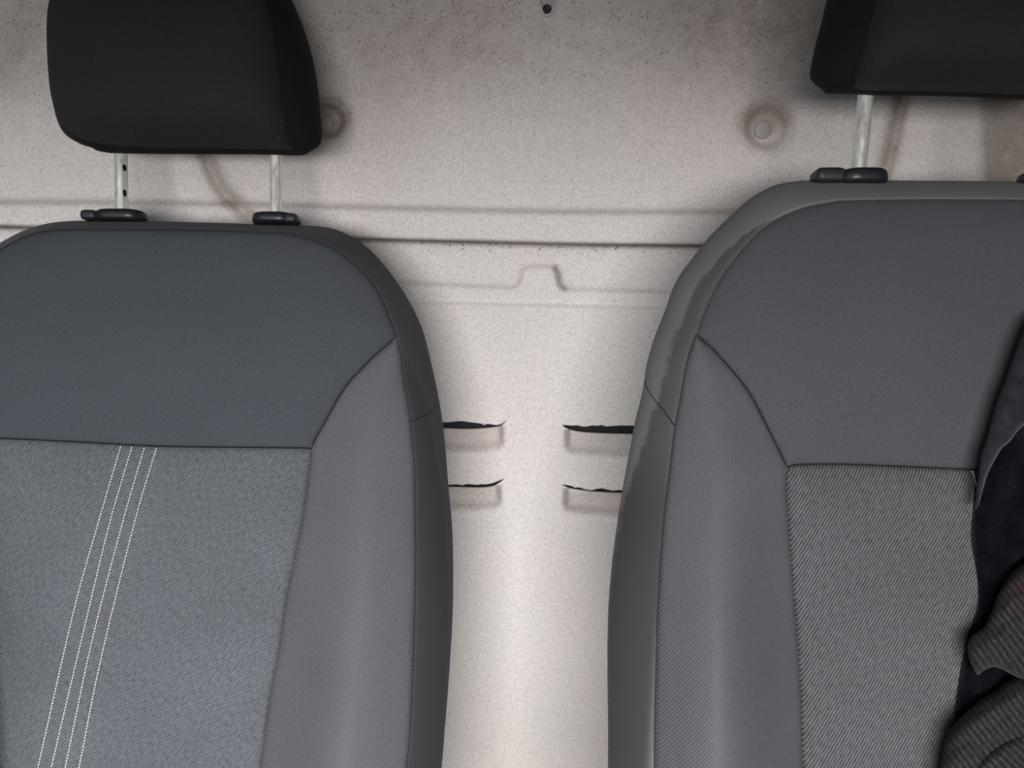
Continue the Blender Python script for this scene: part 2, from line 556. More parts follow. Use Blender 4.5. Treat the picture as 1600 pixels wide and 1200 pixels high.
def wall_masks(p, lower):
    x, y = p[:, 0], p[:, 1]
    dirt_shade = np.zeros(len(p)); fleck = np.zeros(len(p))
    if not lower:
        g = lambda cx, cy, sx, sy: np.exp(-((x - cx) / sx) ** 2 - ((y - cy) / sy) ** 2)
        dirt_shade += 0.58 * (1 - smooth(-40, 480, y))                      # grime at head height, plus roof shade put into the colour
        dirt_shade += 0.42 * g(1165, 30, 170, 110) + 0.25 * g(690, 60, 150, 90)
        dirt_shade += 0.85 * smooth(1522, 1548, x) * (1 - smooth(282, 330, y))
        dirt_shade += 0.25 * g(30, 60, 70, 90)  # shade of the hollow at the far left, painted on
        dirt_shade += 0.25 * g(400, 170, 170, 90)
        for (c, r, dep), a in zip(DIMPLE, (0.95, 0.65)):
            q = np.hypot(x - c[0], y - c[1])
            dirt_shade += a * (1 - smooth(r * 0.8, r * 1.55, q)) * (1 - 0.6 * smooth(-r * 0.5, r * 0.7, y - c[1]))  # shade inside the dimples, heavier at the top, painted on
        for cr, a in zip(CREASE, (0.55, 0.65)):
            dirt_shade += a * np.exp(-(dist_to(p, cr) / 15) ** 2)  # shading of the moulded creases put into the colour
        dirt_shade += 0.35 * np.exp(-((y - line_y(RIDGE, x)) / 6) ** 2)  # shade along the ridge, painted as a soft dark line
        dirt_shade += 0.9 * np.exp(-((line_y(EDGE, x) - y) / 3) ** 2)  # darkens the overlap edge: its shadow line painted in
        fleck += 0.55 * (1 - smooth(0, 260, y)) + 0.08
    else:
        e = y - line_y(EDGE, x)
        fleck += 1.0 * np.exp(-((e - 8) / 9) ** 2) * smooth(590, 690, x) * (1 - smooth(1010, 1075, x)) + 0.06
        dirt_shade += 1.0 * np.exp(-(e / 5) ** 2) + 0.15 * np.exp(-(e / 20) ** 2)  # shadow under the overlapping upper liner, put into the colour
        dirt_shade += 0.22 * smooth(980, 1200, y)  # light falling off toward the bottom, put into the colour
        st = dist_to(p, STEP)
        dirt_shade += 0.14 * np.exp(-(st / 6) ** 2)  # shade under the step's overhang, painted along it
        dirt_shade += 0.85 * np.exp(-(dist_to(p, STEP[9:13] + np.array([3.0, 0])) / 6) ** 2)
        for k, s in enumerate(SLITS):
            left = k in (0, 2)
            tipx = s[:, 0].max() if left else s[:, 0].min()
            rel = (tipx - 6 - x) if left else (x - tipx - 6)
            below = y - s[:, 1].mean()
            dirt_shade += 0.42 * smooth(-6, 8, rel) * smooth(-2, 6, below) * (1 - smooth(24, 40, below))  # shade in the pockets below the slits, put into the colour
    return np.clip(dirt_shade, 0, 1), np.clip(fleck, 0, 1)


def build_liner(name, poly, lower, holes, dense):
    poly = resample(np.array(poly, float), step=9, closed=True)
    extra = []
    for (line, offs, step) in dense:
        q = resample(line, step=step)
        q = q[(q[:, 0] > -250) & (q[:, 0] < 1850)]
        t = np.gradient(q, axis=0)
        nr = np.stack([-t[:, 1], t[:, 0]], 1) / (np.linalg.norm(t, axis=1)[:, None] + 1e-9)
        for o in offs:
            extra.append(q + nr * o)
    for h in holes:
        t = np.roll(h, -1, 0) - np.roll(h, 1, 0)
        nr = np.stack([-t[:, 1], t[:, 0]], 1) / (np.linalg.norm(t, axis=1)[:, None] + 1e-9)
        for o in (2, 5, 9, 14, 20, 27, 34):
            for s in (1, -1):
                q = h + nr * o * s
                extra.append(q[dist_to(q, h, True) > 0.9 * o])
    if not lower:
        for (c, r, dep) in DIMPLE:
            for k in np.linspace(2, r * 1.2, 14):
                an = np.linspace(0, 2 * math.pi, max(8, int(k * 1.6)), endpoint=False)
                extra.append(np.stack([c[0] + k * np.cos(an), c[1] + k * np.sin(an)], 1))
    ex = np.vstack(extra)
    ex = ex[inside(ex, poly)]
    ex = ex[dist_to(ex, poly, True) > 2]
    for h in holes:
        ex = ex[~inside(ex, h)]
    # thin out near-duplicates
    _, keep = np.unique(np.round(ex / 1.6).astype(int), axis=0, return_index=True)
    ex = ex[keep]
    P, T = fill(poly, 9.0, (), holes, ex)
    h = wall_height(P, lower)
    V = PW.at(P, h)
    dirt_shade, fleck = wall_masks(P, lower)
    uv = np.stack([V[:, 0], V[:, 2]], 1)
    F_ = [tuple(t) for t in T]
    # felt thickness: turn every open edge back 5 mm
    cnt = {}
    for t in F_:
        for a, b in ((t[0], t[1]), (t[1], t[2]), (t[2], t[0])):
            cnt[(a, b)] = 1
    rim = [(a, b) for (a, b) in cnt if (b, a) not in cnt]
    ids = {}
    V = list(V); uv = list(uv); dirt_shade = list(dirt_shade); fleck = list(fleck)
    for a, b in rim:
        for k in (a, b):
            if k not in ids:
                ids[k] = len(V)
                V.append(V[k] + np.array([0, 0.005, 0])); uv.append(uv[k] + 0.003); dirt_shade.append(dirt_shade[k]); fleck.append(0)
        F_.append((b, a, ids[a], ids[b]))
    return mesh_obj(name, V, F_, M_FELT, back, uv, {'dirt_shade': dirt_shade, 'fleck': fleck})


offs = (-12, -8, -5, -2.5, 0, 2.5, 5, 8, 12)
up_poly = np.vstack([[(-330, -150), (1930, -150)], EDGE[(EDGE[:, 0] > -331) & (EDGE[:, 0] < 1931)][::-1]])
build_liner('upper_liner', up_poly, False, [],
            [(RIDGE, offs, 6), (EDGE, (-10, -7, -4.5, -2.5), 6), (CREASE[0], (-20,) + offs + (20,), 5), (CREASE[1], (-20,) + offs + (20,), 5)])
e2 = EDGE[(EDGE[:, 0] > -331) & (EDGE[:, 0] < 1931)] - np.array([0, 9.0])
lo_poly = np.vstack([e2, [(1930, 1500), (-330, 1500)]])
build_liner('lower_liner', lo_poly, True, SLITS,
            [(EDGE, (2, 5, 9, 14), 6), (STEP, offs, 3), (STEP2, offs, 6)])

# round fasteners sitting in the dimples
for (px, r, dep, lab) in (((509, 192), 11.5, 0.013, 'round grey push fastener half hidden beside the left headrest'),
                          ((1192, 203), 13.0, 0.011, 'round grey push fastener in a dimple left of the right headrest post')):
    c = PW.at([px], -dep + 0.001)[0]
    rr = r * (c[1]) / F * 1.02
    an = np.linspace(0, 2 * math.pi, 40, endpoint=False)
    rings = []
    for (k, y) in ((0.93, 0.002), (1.0, 0.0), (1.0, -0.001), (0.95, -0.0019), (0.88, -0.0023), (0.6, -0.0031), (0.25, -0.0035)):
        rings.append(np.stack([rr * k * np.cos(an), np.full(40, y), rr * k * np.sin(an)], 1))
    m = MB(); m.loft([q + c for q in rings[::1]])
    o = m.build('fastener', M_CAP, origin=c)
    tag(o, lab, 'fastener', 'liner fasteners')

# hanging bracket at the top
bp = [(841, 0), (843, 6), (845.5, 13), (848, 19), (851, 23.5), (855, 25.2), (859, 23.8), (862.5, 19.5), (865, 13), (867, 6), (868.7, 0), (871, -14), (873, -30), (871, -44), (863, -53), (854, -55), (845, -53), (838, -44), (836.5, -30), (838.5, -14)]
bp = resample(catmull(bp, True, 4), step=1.6, closed=True)
bc = PW.at([(854.5, 15)], 0)[0]
bk = empty('bracket', bc)
tag(bk, 'small zinc hanging bracket with black screw at top of the felt wall', 'bracket')
cen = bp.mean(0)


def ring_at(poly, k, h):
    ins = poly + (cen - poly) / np.linalg.norm(cen - poly, axis=1)[:, None] * k
    return PW.at(ins, h)


m = MB(); m.loft([ring_at(bp, 0.4, -0.001), ring_at(bp, 0.4, 0.0030), ring_at(bp, 2.0, 0.0032)][::-1]); m.build('plate', M_PLATE, bk)
m = MB(); m.loft([ring_at(bp, 0.2, -0.0005), ring_at(bp, -0.4, 0.004), ring_at(bp, 0.0, 0.0066), ring_at(bp, 1.4, 0.0070), ring_at(bp, 2.4, 0.0064), ring_at(bp, 3.0, 0.0030)][::-1], False, False); m.build('rim', M_METAL, bk)
an = np.linspace(0, 2 * math.pi, 28, endpoint=False)
sc = PW.at([(854.5, 15)], 0)[0]
m = MB()
m.loft([sc + np.stack([0.0050 * k * np.cos(an), np.full(28, -y), 0.0050 * k * np.sin(an)], 1) for k, y in ((1, 0.001), (1, 0.0045), (0.85, 0.0062), (0.5, 0.007), (0.42, 0.0055), (0.2, 0.0052))])
m.build('screw', M_SCREW, bk)


# ------------------------------------------------------------------ seats
def stitches(name, pl, path, nfun, mat, parent, pitch, fill_, rad, lift=0.0004, sag=0.0):
    """a row of single thread stitches along a traced path"""
    q = resample(path, step=1.0)
    s = np.concatenate([[0], np.cumsum(np.linalg.norm(np.diff(q, axis=0), axis=1))])
    k = np.arange(0, s[-1] - pitch, pitch)
    mb = MB()
    pa = np.stack([np.interp(k, s, q[:, 0]), np.interp(k, s, q[:, 1])], 1)
    kb = k + pitch * fill_
    pb = np.stack([np.interp(kb, s, q[:, 0]), np.interp(kb, s, q[:, 1])], 1)
    pm = (pa + pb) / 2
    a, b, c = (pl.at(z, nfun(z) + lift) for z in (pa, pb, pm))
    for i in range(len(k)):
        t = b[i] - a[i]
        pts = [a[i], a[i] + t * 0.15 + pl.n * rad * 0.4, c[i] + pl.n * rad * 0.7, b[i] - t * 0.15 + pl.n * rad * 0.4, b[i]]
        mb.tube(pts, [rad * 0.35, rad * 0.9, rad, rad * 0.9, rad * 0.35], 6)
    return mb.build(name, mat, parent)


def uvm(pl, V):
    up = np.cross(pl.n, (1, 0, 0)); up = -up if up[2] < 0 else up
    return np.stack([V[:, 0], V @ up], 1)


class Seat:
    pass


def build_seat(sd):
    pl = sd.pl
    root = sd.root
    B = resample(catmull(sd.B, True, 6), step=6.0, closed=True)
    A = catmull(sd.A, True, 6)
    G = 0.0035

    def dome(p):
        return sd.dome * (1 - np.exp(-dist_to(p, B, True) / 70.0)) - G

    def lift(p):
        yb_ = sd.Pj[-1][1]
        return smooth(-90, 720, p[:, 1] - sd.J[0][1]) * (p[:, 1] > sd.J[0][1] - 90) * (1 - smooth(yb_ - 130, yb_ - 30, p[:, 1]))

    EDGE_K = 1 - 0.42 * smooth(0.5, 1.15, 1.0) + 0.42 * smooth(0.5, 1.15, 0.58)

    def rim(p):
        return dome(p) + sd.bol * lift(p) * EDGE_K

    def puff(p, poly, amt, w1):
        d = dist_to(p, poly, True)
        return G * (1 - np.exp(-d / 3.2)) + amt * (1 - np.exp(-d / w1))

    # split ring B by its junctions
    def nearest(pt):
        return int(np.argmin(np.linalg.norm(B - np.array(pt), axis=1)))

    def arc(i, j):
        return B[i:j + 1] if i <= j else np.vstack([B[i:], B[:j + 1]])

    iJ, iK = nearest(sd.J[0]), nearest(sd.K[0])          # J: seam toward the gangway side, K: the far side
    iJb, iKb = nearest(sd.Pj[-1]), nearest(sd.Pk[-1])
    J = resample(np.vstack([B[iJ], catmull(sd.J[1:], False, 6)]), step=5)
    K = resample(np.vstack([B[iK], catmull(sd.K[1:], False, 6)]), step=5)
    Pj = resample(np.vstack([catmull(sd.Pj[:-1], False, 6), B[iJb]]), step=6)
    Pk = resample(np.vstack([catmull(sd.Pk[:-1], False, 6), B[iKb]]), step=6)
    T = resample(catmull(sd.T, False, 6), step=5)        # seam over the centre panel, from J end to K end
    T[0], T[-1] = J[-1], K[-1]
    Pj[0], Pk[0] = J[-1], K[-1]

    cw = sd.cw                                           # True: B runs from J over the top toward K backwards
    top = arc(iK, iJ)                                    # from K over the top to J
    sideJ = arc(iJ, iJb)                                 # from J down
    sideK = arc(iKb, iK)[::-1]
    bot = arc(iJb, iKb)                                  # from Pj foot to Pk foot
    upper = np.vstack([top, J[1:], T[1:], K[::-1][1:-1]])
    panel = np.vstack([Pj, bot[1:], Pk[::-1][1:], T[::-1][1:-1]])
    bolJ = np.vstack([J, Pj[1:], sideJ[::-1][1:-1]])
    bolK = np.vstack([K, Pk[1:], sideK[::-1][1:-1]])

    def n_upper(p):
        return dome(p) + puff(p, upper, 0.006, 60)

    def n_panel(p):
        return dome(p) + puff(p, panel, 0.006, 30)

    def n_bol(poly, inner, H):
        def f(p):
            di = dist_to(p, inner)
            db = dist_to(p, B, True)
            s = di / (di + db + 1e-6)
            f_ = lift(p)
            prof = np.where(s < 0.58, smooth(-0.12, 0.58, s) - smooth(-0.12, 0.58, 0.0) * (1 - s / 0.58), 1 - 0.42 * smooth(0.5, 1.15, s) + 0.42 * smooth(0.5, 1.15, 0.58))
            return dome(p) + puff(p, poly, 0.002, 20) + H * f_ * prof
        return f
    nJ = n_bol(bolJ, np.vstack([J, Pj[1:]]), sd.bol)
    nK = n_bol(bolK, np.vstack([K, Pk[1:]]), sd.bol)

    def region(name, poly, nf, mat, label=None, step=9):
        P, Tn = fill(poly, step)
        V = pl.at(P, nf(P))
        o = mesh_obj(name, V, Tn, mat, root, uvm(pl, V))
        tag(o, label)
        return o

    up = region('upper_panel', upper, n_upper, sd.m_up)
    pa = region('centre_panel', panel, n_panel, sd.m_tw, 'lighter grey twill centre panel')
    bj = region('side_bolster', bolJ, nJ, sd.m_bo)
    bk_ = region('side_bolster', bolK, nK, sd.m_bo)

    # gusset from the seam round to the back
    Bq = B
    sB = np.concatenate([[0], np.cumsum(np.linalg.norm(np.diff(np.vstack([Bq, Bq[:1]]), axis=0), axis=1))])
    # match by nearest outline point with monotone smoothing
    A2 = resample(A, n=1600, closed=True)
    idx = []
    tg = np.roll(Bq, -1, 0) - np.roll(Bq, 1, 0)
    nr = np.stack([tg[:, 1], -tg[:, 0]], 1); nr /= np.linalg.norm(nr, axis=1)[:, None]
    ctr = Bq.mean(0)
    nr *= np.sign(((Bq - ctr) * nr).sum(1))[:, None]
    ids = []
    for b, n_ in zip(Bq, nr):
        v = A2 - b
        ids.append(np.argmin(np.linalg.norm(v, axis=1) + 0.6 * np.abs(v[:, 0] * n_[1] - v[:, 1] * n_[0])))
    ids = np.unwrap(np.array(ids) / 1600 * 2 * math.pi) * 1600 / (2 * math.pi)
    if ids[-1] < ids[0]:
        ids = -np.maximum.accumulate(-ids)
    else:
        ids = np.maximum.accumulate(ids)
    ker = np.ones(9) / 9
    ext = np.concatenate([ids[-4:] - np.sign(ids[-1] - ids[0]) * 1600, ids, ids[:4] + np.sign(ids[-1] - ids[0]) * 1600])
    ids = np.convolve(ext, ker, 'valid')
    Ax = np.stack([np.interp(ids % 1600, np.arange(1601), np.append(A2[:, k], A2[0, k])) for k in (0, 1)], 1)
    D = sd.depth

    rings, nap_shades, prm = [], [], []
    nb = rim(Bq)
    ts = [0, 0.012, 0.03, 0.06, 0.1, 0.16, 0.23, 0.31, 0.4, 0.5, 0.6, 0.7, 0.8, 0.88, 0.95, 1.0]
    for t in ts:
        p = Bq + (Ax - Bq) * t
        n = nb + 0.0028 * (1 - math.exp(-t / 0.03)) - D * (0.36 * t + 0.64 * (1 - math.sqrt(max(0, 1 - t * t))))
        rings.append(pl.at(p, n))
        nap_shades.append(sd.nap(p, t))
    for (sh, dn) in ((0.004, 0.02), (0.012, 0.045), (0.03, 0.06), (0.07, 0.066)):
        p = Ax + (ctr - Ax) * sh
        rings.append(pl.at(p, nb - D - dn)); nap_shades.append(np.zeros(len(p)))
    n_ = len(Bq)
    Fs = []
    for k in range(len(rings) - 1):
        for i in range(n_):
            j = (i + 1) % n_
            Fs.append((k * n_ + i, k * n_ + j, (k + 1) * n_ + j, (k + 1) * n_ + i))
    last = (len(rings) - 1) * n_
    Fs.append(tuple(last + i for i in range(n_)))
    V = np.vstack(rings)
    # orientation test: first quad must face the camera
    q = V[list(Fs[10 * 1])]
    if cw:
        Fs = [f[::-1] for f in Fs]
    gu = mesh_obj('side_gusset', V, Fs, sd.m_gu, root, uvm(pl, V), {'nap': np.concatenate(nap_shades)})

    # gusset cross seam
    if sd.gs is not None:
        g = catmull(sd.gs, False, 6)

        def n_g(p):
            db = dist_to(p, B, True)
            da = dist_to(p, A, True)
            t = db / (da + db + 1e-6)
            return -G + sd.bol * lift(p) * EDGE_K + 0.0028 - D * (0.36 * t + 0.64 * (1 - np.sqrt(np.clip(1 - t * t, 0, 1))))
        stitches('seam', pl, g, n_g, M_SEAM, gu, 3.0, 0.9, 0.00055, 0.0002)

    # dark seam threads
    stitches('seam', pl, J, lambda p: dome(p) + sd.bol * lift(p) * EDGE_K * np.clip(1 - dist_to(p, B, True) / 60, 0, 1) * 0 + 0.0006, M_SEAM, up, 4.2, 0.86, 0.00062)
    stitches('seam', pl, T, lambda p: dome(p) + 0.0004, M_SEAM, pa, 4.2, 0.95, 0.0008)
    stitches('seam', pl, top[::-1], lambda p: rim(p) + 0.0010, sd.m_seam_top, up, 3.2, 0.85, 0.00055)
    stitches('seam', pl, sideJ, lambda p: rim(p) + 0.0004, M_DIM, bj, 3.2, 0.7, 0.0004)
    # white decorative stitching
    for ln in sd.white:
        o = stitches('decorative_stitching', pl, catmull(ln, False, 6), n_panel, M_WHITE, pa, 4.7, 0.72, 0.00062, 0.0004)
        tag(o, 'white dashed stitching')
    return gu


def build_headrest(sd):
    pl = sd.pl
    h = sd.hr
    B = resample(catmull(h.B, True, 6), step=5.0, closed=True)
    A = resample(catmull(h.A, True, 5), step=2.0, closed=True)
    ctr = B.mean(0)
    side = np.array(h.seam, float)
    S = resample(catmull(side, False, 6), step=5)
    G = 0.0015

    def nf(p):
        d = dist_to(p, B, True)
        return h.front - 0.028 + 0.028 * (1 - np.exp(-d / 38.0)) - 0.034 * np.clip((p[:, 1] - h.bot + 110) / 110.0, 0, 1) ** 2.2
    # face
    P, T = fill(B, 8)
    dS = dist_to(P, S)
    V = pl.at(P, nf(P) - G * np.exp(-dS / 3))
    cov = mesh_obj('headrest', V, T, M_HR, sd.root, uvm(pl, V))
    # rim
    ids = []
    tg = np.roll(B, -1, 0) - np.roll(B, 1, 0)
    nr = np.stack([tg[:, 1], -tg[:, 0]], 1); nr /= np.linalg.norm(nr, axis=1)[:, None]
    nr *= np.sign(((B - ctr) * nr).sum(1))[:, None]
    A2 = resample(A, n=1200, closed=True)
    for b, n_ in zip(B, nr):
        v = A2 - b
        ids.append(np.argmin(np.linalg.norm(v, axis=1) + 0.7 * np.abs(v[:, 0] * n_[1] - v[:, 1] * n_[0])))
    ids = np.unwrap(np.array(ids) / 1200 * 2 * math.pi) * 1200 / (2 * math.pi)
    up = ids[-1] > ids[0]
    ids = np.maximum.accumulate(ids) if up else -np.maximum.accumulate(-ids)
    sg = 1 if up else -1
    # spread the samples so that no stretch of the outline is skipped
    ext = np.concatenate([ids[-3:] - sg * 1200, ids, ids[:3] + sg * 1200])
    ids = np.convolve(ext, np.ones(7) / 7, 'valid')
    # insert extra columns to follow the outline closely
    fine_id, fine_b = [], []
    for i in range(len(B)):
        j = (i + 1) % len(B)
        b0, b1 = ids[i], ids[j] + (sg * 1200 if j == 0 else 0)
        k = max(1, int(abs(b1 - b0) / 4))
        for q in range(k):
            fine_id.append(b0 + (b1 - b0) * q / k); fine_b.append(B[i] + (B[j] - B[i]) * q / k)
    fid = np.array(fine_id) % 1200; Bf = np.array(fine_b)
    Ax = np.stack([np.interp(fid, np.arange(1201), np.append(A2[:, k], A2[0, k])) for k in (0, 1)], 1)
    nb = nf(Bf)
    na = h.mid
    rings = []
    for t in (0, 0.02, 0.06, 0.12, 0.2, 0.3, 0.42, 0.55, 0.68, 0.8, 0.9, 0.97, 1.0):
        p = Bf + (Ax - Bf) * t
        n = nb + (na - nb) * (0.25 * t + 0.75 * (1 - math.sqrt(max(0, 1 - t * t))))
        rings.append(pl.at(p, n))
    for sh, dn in ((0.01, 0.012), (0.05, 0.03), (0.14, 0.042), (0.3, 0.046)):
        rings.append(pl.at(Ax + (ctr - Ax) * sh, np.full(len(Ax), na - dn)))
    n_ = len(Bf)
    Fs = [(k * n_ + i, k * n_ + (i + 1) % n_, (k + 1) * n_ + (i + 1) % n_, (k + 1) * n_ + i) for k in range(len(rings) - 1) for i in range(n_)]
    Fs.append(tuple((len(rings) - 1) * n_ + i for i in range(n_)))
    if h.cw:
        Fs = [f[::-1] for f in Fs]
    V = np.vstack(rings)
    mesh_obj('side_panel', V, Fs, M_HS, cov, uvm(pl, V))
    stitches('seam', pl, S, lambda p: np.where(inside(p, B), nf(p), nf(p)), M_SEAM, cov, 4.5, 0.75, 0.0009, 0.0002)
    # steel posts
    for (top, bt, rad) in h.posts:
        a = pl.at([top], -0.05)[0]; b = pl.at([bt], -0.05)[0]
        d = (b - a) / np.linalg.norm(b - a)
        mb = MB()
        L = np.linalg.norm(b - a)
        ts = np.linspace(-0.05, L + 0.004, 60)
        mb.tube([a + d * t for t in ts], rad, 28)
        po = mb.build('post', M_STEEL, cov)
        tag(po, 'bright steel post')
        if h.notch:
            # latch notches cut into the right flank show as dark crescents
            for t in h.notch.get(tuple(top), ()):
                c = a + d * (L * t)
                nb_ = MB()
                sidev = np.array([1.0, 0, 0])
                fr = c + sidev * rad * 0.80 + pl.n * rad * 0.55
                an = np.linspace(0, 2 * math.pi, 14, endpoint=False)
                rr = []
                for k, s in ((1.0, 0.0), (0.7, 0.5), (0.1, 0.75)):
                    rr.append(fr + np.outer(np.cos(an), -d) * 0.0042 * k + np.outer(np.sin(an), (sidev * 0.5 - pl.n * 0.86)) * 0.0024 * k + (sidev * 0.86 + pl.n * 0.5) * 0.0007 * s)
                nb_.loft(rr)
                nb_.build('notch', M_SCREW, po) if False else nb_.build('notch', M_SCREW, cov)


def pill(mb, pl, x0, x1, y0, y1, nmid, dn, rnd, seg=10):
    """a flat rounded plastic collar lying on the seat top: traced from x0..x1, y0..y1"""
    c = (np.array((x0, y0)) + np.array((x1, y1))) / 2
    a = pl.at([(x0, c[1])], nmid)[0]; b = pl.at([(x1, c[1])], nmid)[0]
    t = pl.at([(c[0], y0)], nmid)[0]; u = pl.at([(c[0], y1)], nmid)[0]
    cx = (a + b) / 2
    hw = np.linalg.norm(b - a) / 2; hh = np.linalg.norm(t - u) / 2
    r = min(rnd, hw, dn)
    corners = []
    for (sx, sy, a0) in ((1, 1, 0), (-1, 1, 90), (-1, -1, 180), (1, -1, 270)):
        for k in range(seg + 1):
            an = math.radians(a0 + 90 * k / seg)
            corners.append((sx * (hw - r) + r * math.cos(an), sy * (dn - r) + r * math.sin(an)))
    corners = np.array(corners)
    upv = (t - u) / np.linalg.norm(t - u)
    rings = []
    for ang in np.linspace(-90, 90, 11):
        k = math.cos(math.radians(ang)); z = math.sin(math.radians(ang))
        ins = (1 - k ** 0.6) * hh * 0.9
        f = np.stack([corners[:, 0] * (1 - ins / hw), corners[:, 1] * (1 - ins / dn)], 1)
        rings.append(cx + np.outer(f[:, 0], (1, 0, 0)) + np.outer(f[:, 1], -pl.n) + upv * hh * np.sign(z) * abs(z) ** 0.8)
    mb.loft(rings)


def build_cushion(sd):
    """the seat squab and its box under the backrest"""
    zc, x0, x1, yb = sd.cush
    yf = yb - 0.50
    mb = MB()
    an = np.linspace(0, 2 * math.pi, 48, endpoint=False)
    cx, cy = (x0 + x1) / 2, (yb + yf) / 2
    ex = lambda a, n: np.sign(a) * np.abs(a) ** n
    rings = []
    for k, z in ((0.92, 0), (0.98, 0.02), (1.0, 0.05), (1.0, 0.09), (0.97, 0.12), (0.9, 0.138), (0.6, 0.145), (0.2, 0.142)):
        rings.append(np.stack([cx + (x1 - x0) / 2 * k * ex(np.cos(an), 0.35), cy + (yb - yf) / 2 * k * ex(np.sin(an), 0.35), np.full(48, zc - 0.145 + z)], 1))
    mb.loft(rings)
    o = mb.build('seat_cushion', sd.m_up, sd.root)
    mb = MB(); mb.box((x0 + 0.04, yf + 0.05, 0.0), (x1 - 0.04, yb - 0.02, zc - 0.14))
    mb.build('seat_base', M_PLAST2, sd.root, smooth_shade=False, bevel=0.01)


# ---- left seat
L = Seat()
L.pl = PL
L.cw = True
L.A = [(470, 352), (508, 355), (528, 360), (548, 369), (560, 376), (580, 392), (600, 414), (620, 440), (640, 472), (656, 504), (664, 528), (674, 568), (684, 614), (691, 656), (696, 700), (700.5, 758), (706, 816), (708, 870), (708, 930), (706.5, 980), (704, 1020), (700, 1080), (695, 1140), (690, 1198), (678, 1280), (660, 1380), (635, 1450), (560, 1490), (300, 1500), (60, 1490), (-40, 1460), (-82, 1380), (-98, 1280), (-108, 1200), (-118, 1050), (-124, 900), (-120, 760), (-112, 650), (-100, 550), (-82, 480), (-56, 430), (-28, 398), (0, 379.5), (35, 361), (70, 350), (105, 345.5), (150, 345), (227, 345.5), (350, 348.5), (410, 350.5)]
L.B = [(430, 364), (460, 368), (490, 375), (510, 382), (528, 392), (550, 408), (570, 428), (588, 451), (600, 474), (610, 498), (616, 514), (620, 527), (626, 552), (630, 590), (637, 628), (641, 658), (644, 690), (647, 720), (648, 758), (648.6, 810), (649.4, 870), (648.4, 930), (647, 970), (646, 1020), (644, 1070), (641, 1140), (635, 1198), (624, 1280), (606, 1380), (580, 1430), (500, 1455), (300, 1462), (80, 1455), (0, 1430), (-38, 1370), (-58, 1280), (-72, 1200), (-82, 1050), (-87, 900), (-83, 760), (-77, 650), (-67, 550), (-53, 480), (-33, 430), (-6, 397), (20, 379), (53, 365.5), (75, 361), (100, 359), (200, 359), (300, 360), (400, 363)]
L.J = [(620, 527), (584, 557), (564, 578), (546, 597), (530, 620), (518, 642), (504, 667), (494, 684), (487, 701)]
L.K = [(-63, 520), (-48, 560), (-34, 600), (-22, 650), (-14, 686)]
L.T = [(487, 701), (470, 700), (385, 699), (245, 697), (122, 690.5), (0, 685), (-14, 686)]
L.Pj = [(487, 701), (487, 712), (481, 761), (475, 804), (469, 836), (460, 878), (450, 926), (443, 973), (436, 1020), (424, 1080), (416, 1140), (408, 1198), (395, 1280), (376, 1380), (362, 1459)]
L.Pk = [(-14, 686), (-16, 800), (-18, 1000), (-20, 1200), (-14, 1410)]
L.white = [[(189, 697.5), (154, 816.5), (115.5, 955), (60, 1198), (14, 1400)], [(206.5, 698), (171.5, 818), (135, 969), (81, 1198), (37, 1400)],
           [(226, 699), (191.5, 818), (143.5, 1004), (102.5, 1198), (58, 1400)], [(245, 699.5), (210, 818), (157.5, 1032), (124, 1198), (80, 1400)]]
L.gs = [(642, 658), (652, 655), (666, 648), (686, 629)]
L.dome, L.bol, L.depth = 0.012, 0.070, 0.060
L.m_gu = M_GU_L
L.m_up, L.m_tw, L.m_bo, L.m_seam_top = M_UP_L, M_TW_L, M_BO_L, M_DIM


def nap_shade_l(p, t):
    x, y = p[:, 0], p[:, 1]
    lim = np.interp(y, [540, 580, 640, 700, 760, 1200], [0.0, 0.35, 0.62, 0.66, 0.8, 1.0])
    return (1 - smooth(lim - 0.05, lim + 0.05, np.full(len(p), t))) * (x > 400) * smooth(535, 560, y) * 0.5  # dark look of the brushed nap, put into the colour


L.nap = nap_shade_l
L.root = empty('seat', (PL.at([(300, 900)], 0)[0][0], 0.62, 0.0))
tag(L.root, 'charcoal cloth seat on the left with white stitched twill panel', 'seat', 'van seats')
L.hr = Seat()
L.hr.A = [(77, 0), (73, 30), (73, 70), (75, 110), (78, 140), (83, 164), (90, 190), (100, 208), (114, 219), (130, 227), (144, 231), (153, 236), (178, 239.5), (230, 240.5), (300, 241), (400, 241.5), (459, 243), (477, 241.8), (486.7, 235), (497, 230), (502, 221.5), (503.5, 208.7), (501.3, 186.7), (499.5, 159), (495.8, 131.7), (492, 108), (486.7, 84), (479, 58), (473, 40), (456, 0), (440, -32), (410, -55), (350, -66), (270, -69), (180, -66), (120, -54), (90, -30)]
L.hr.B = [(80, 0), (77, 40), (77, 75), (79, 112), (83, 145), (90, 175), (100, 197), (116, 211), (140, 221), (190, 228), (300, 231), (400, 233), (440, 234), (457, 233), (453, 221), (448, 208.7), (443, 177), (438, 146), (433.5, 104), (429, 69), (424, 36), (413, 0), (400, -22), (370, -44), (270, -54), (180, -52), (125, -42), (94, -20)]
L.hr.seam = [(404, -20), (413, 0), (424, 36), (429, 69), (433.5, 104), (438, 146), (443, 177), (448, 208.7), (454, 225)]
L.hr.front, L.hr.mid, L.hr.bot, L.hr.cw = 0.03, -0.045, 232, False
L.hr.posts = [((189, 240), (190, 336), 0.0066), ((431.5, 242), (431, 340), 0.0063)]
L.hr.notch = {(189, 240): (0.25, 0.66)}
L.cush = (0.53, -0.66, -0.08, 0.665)

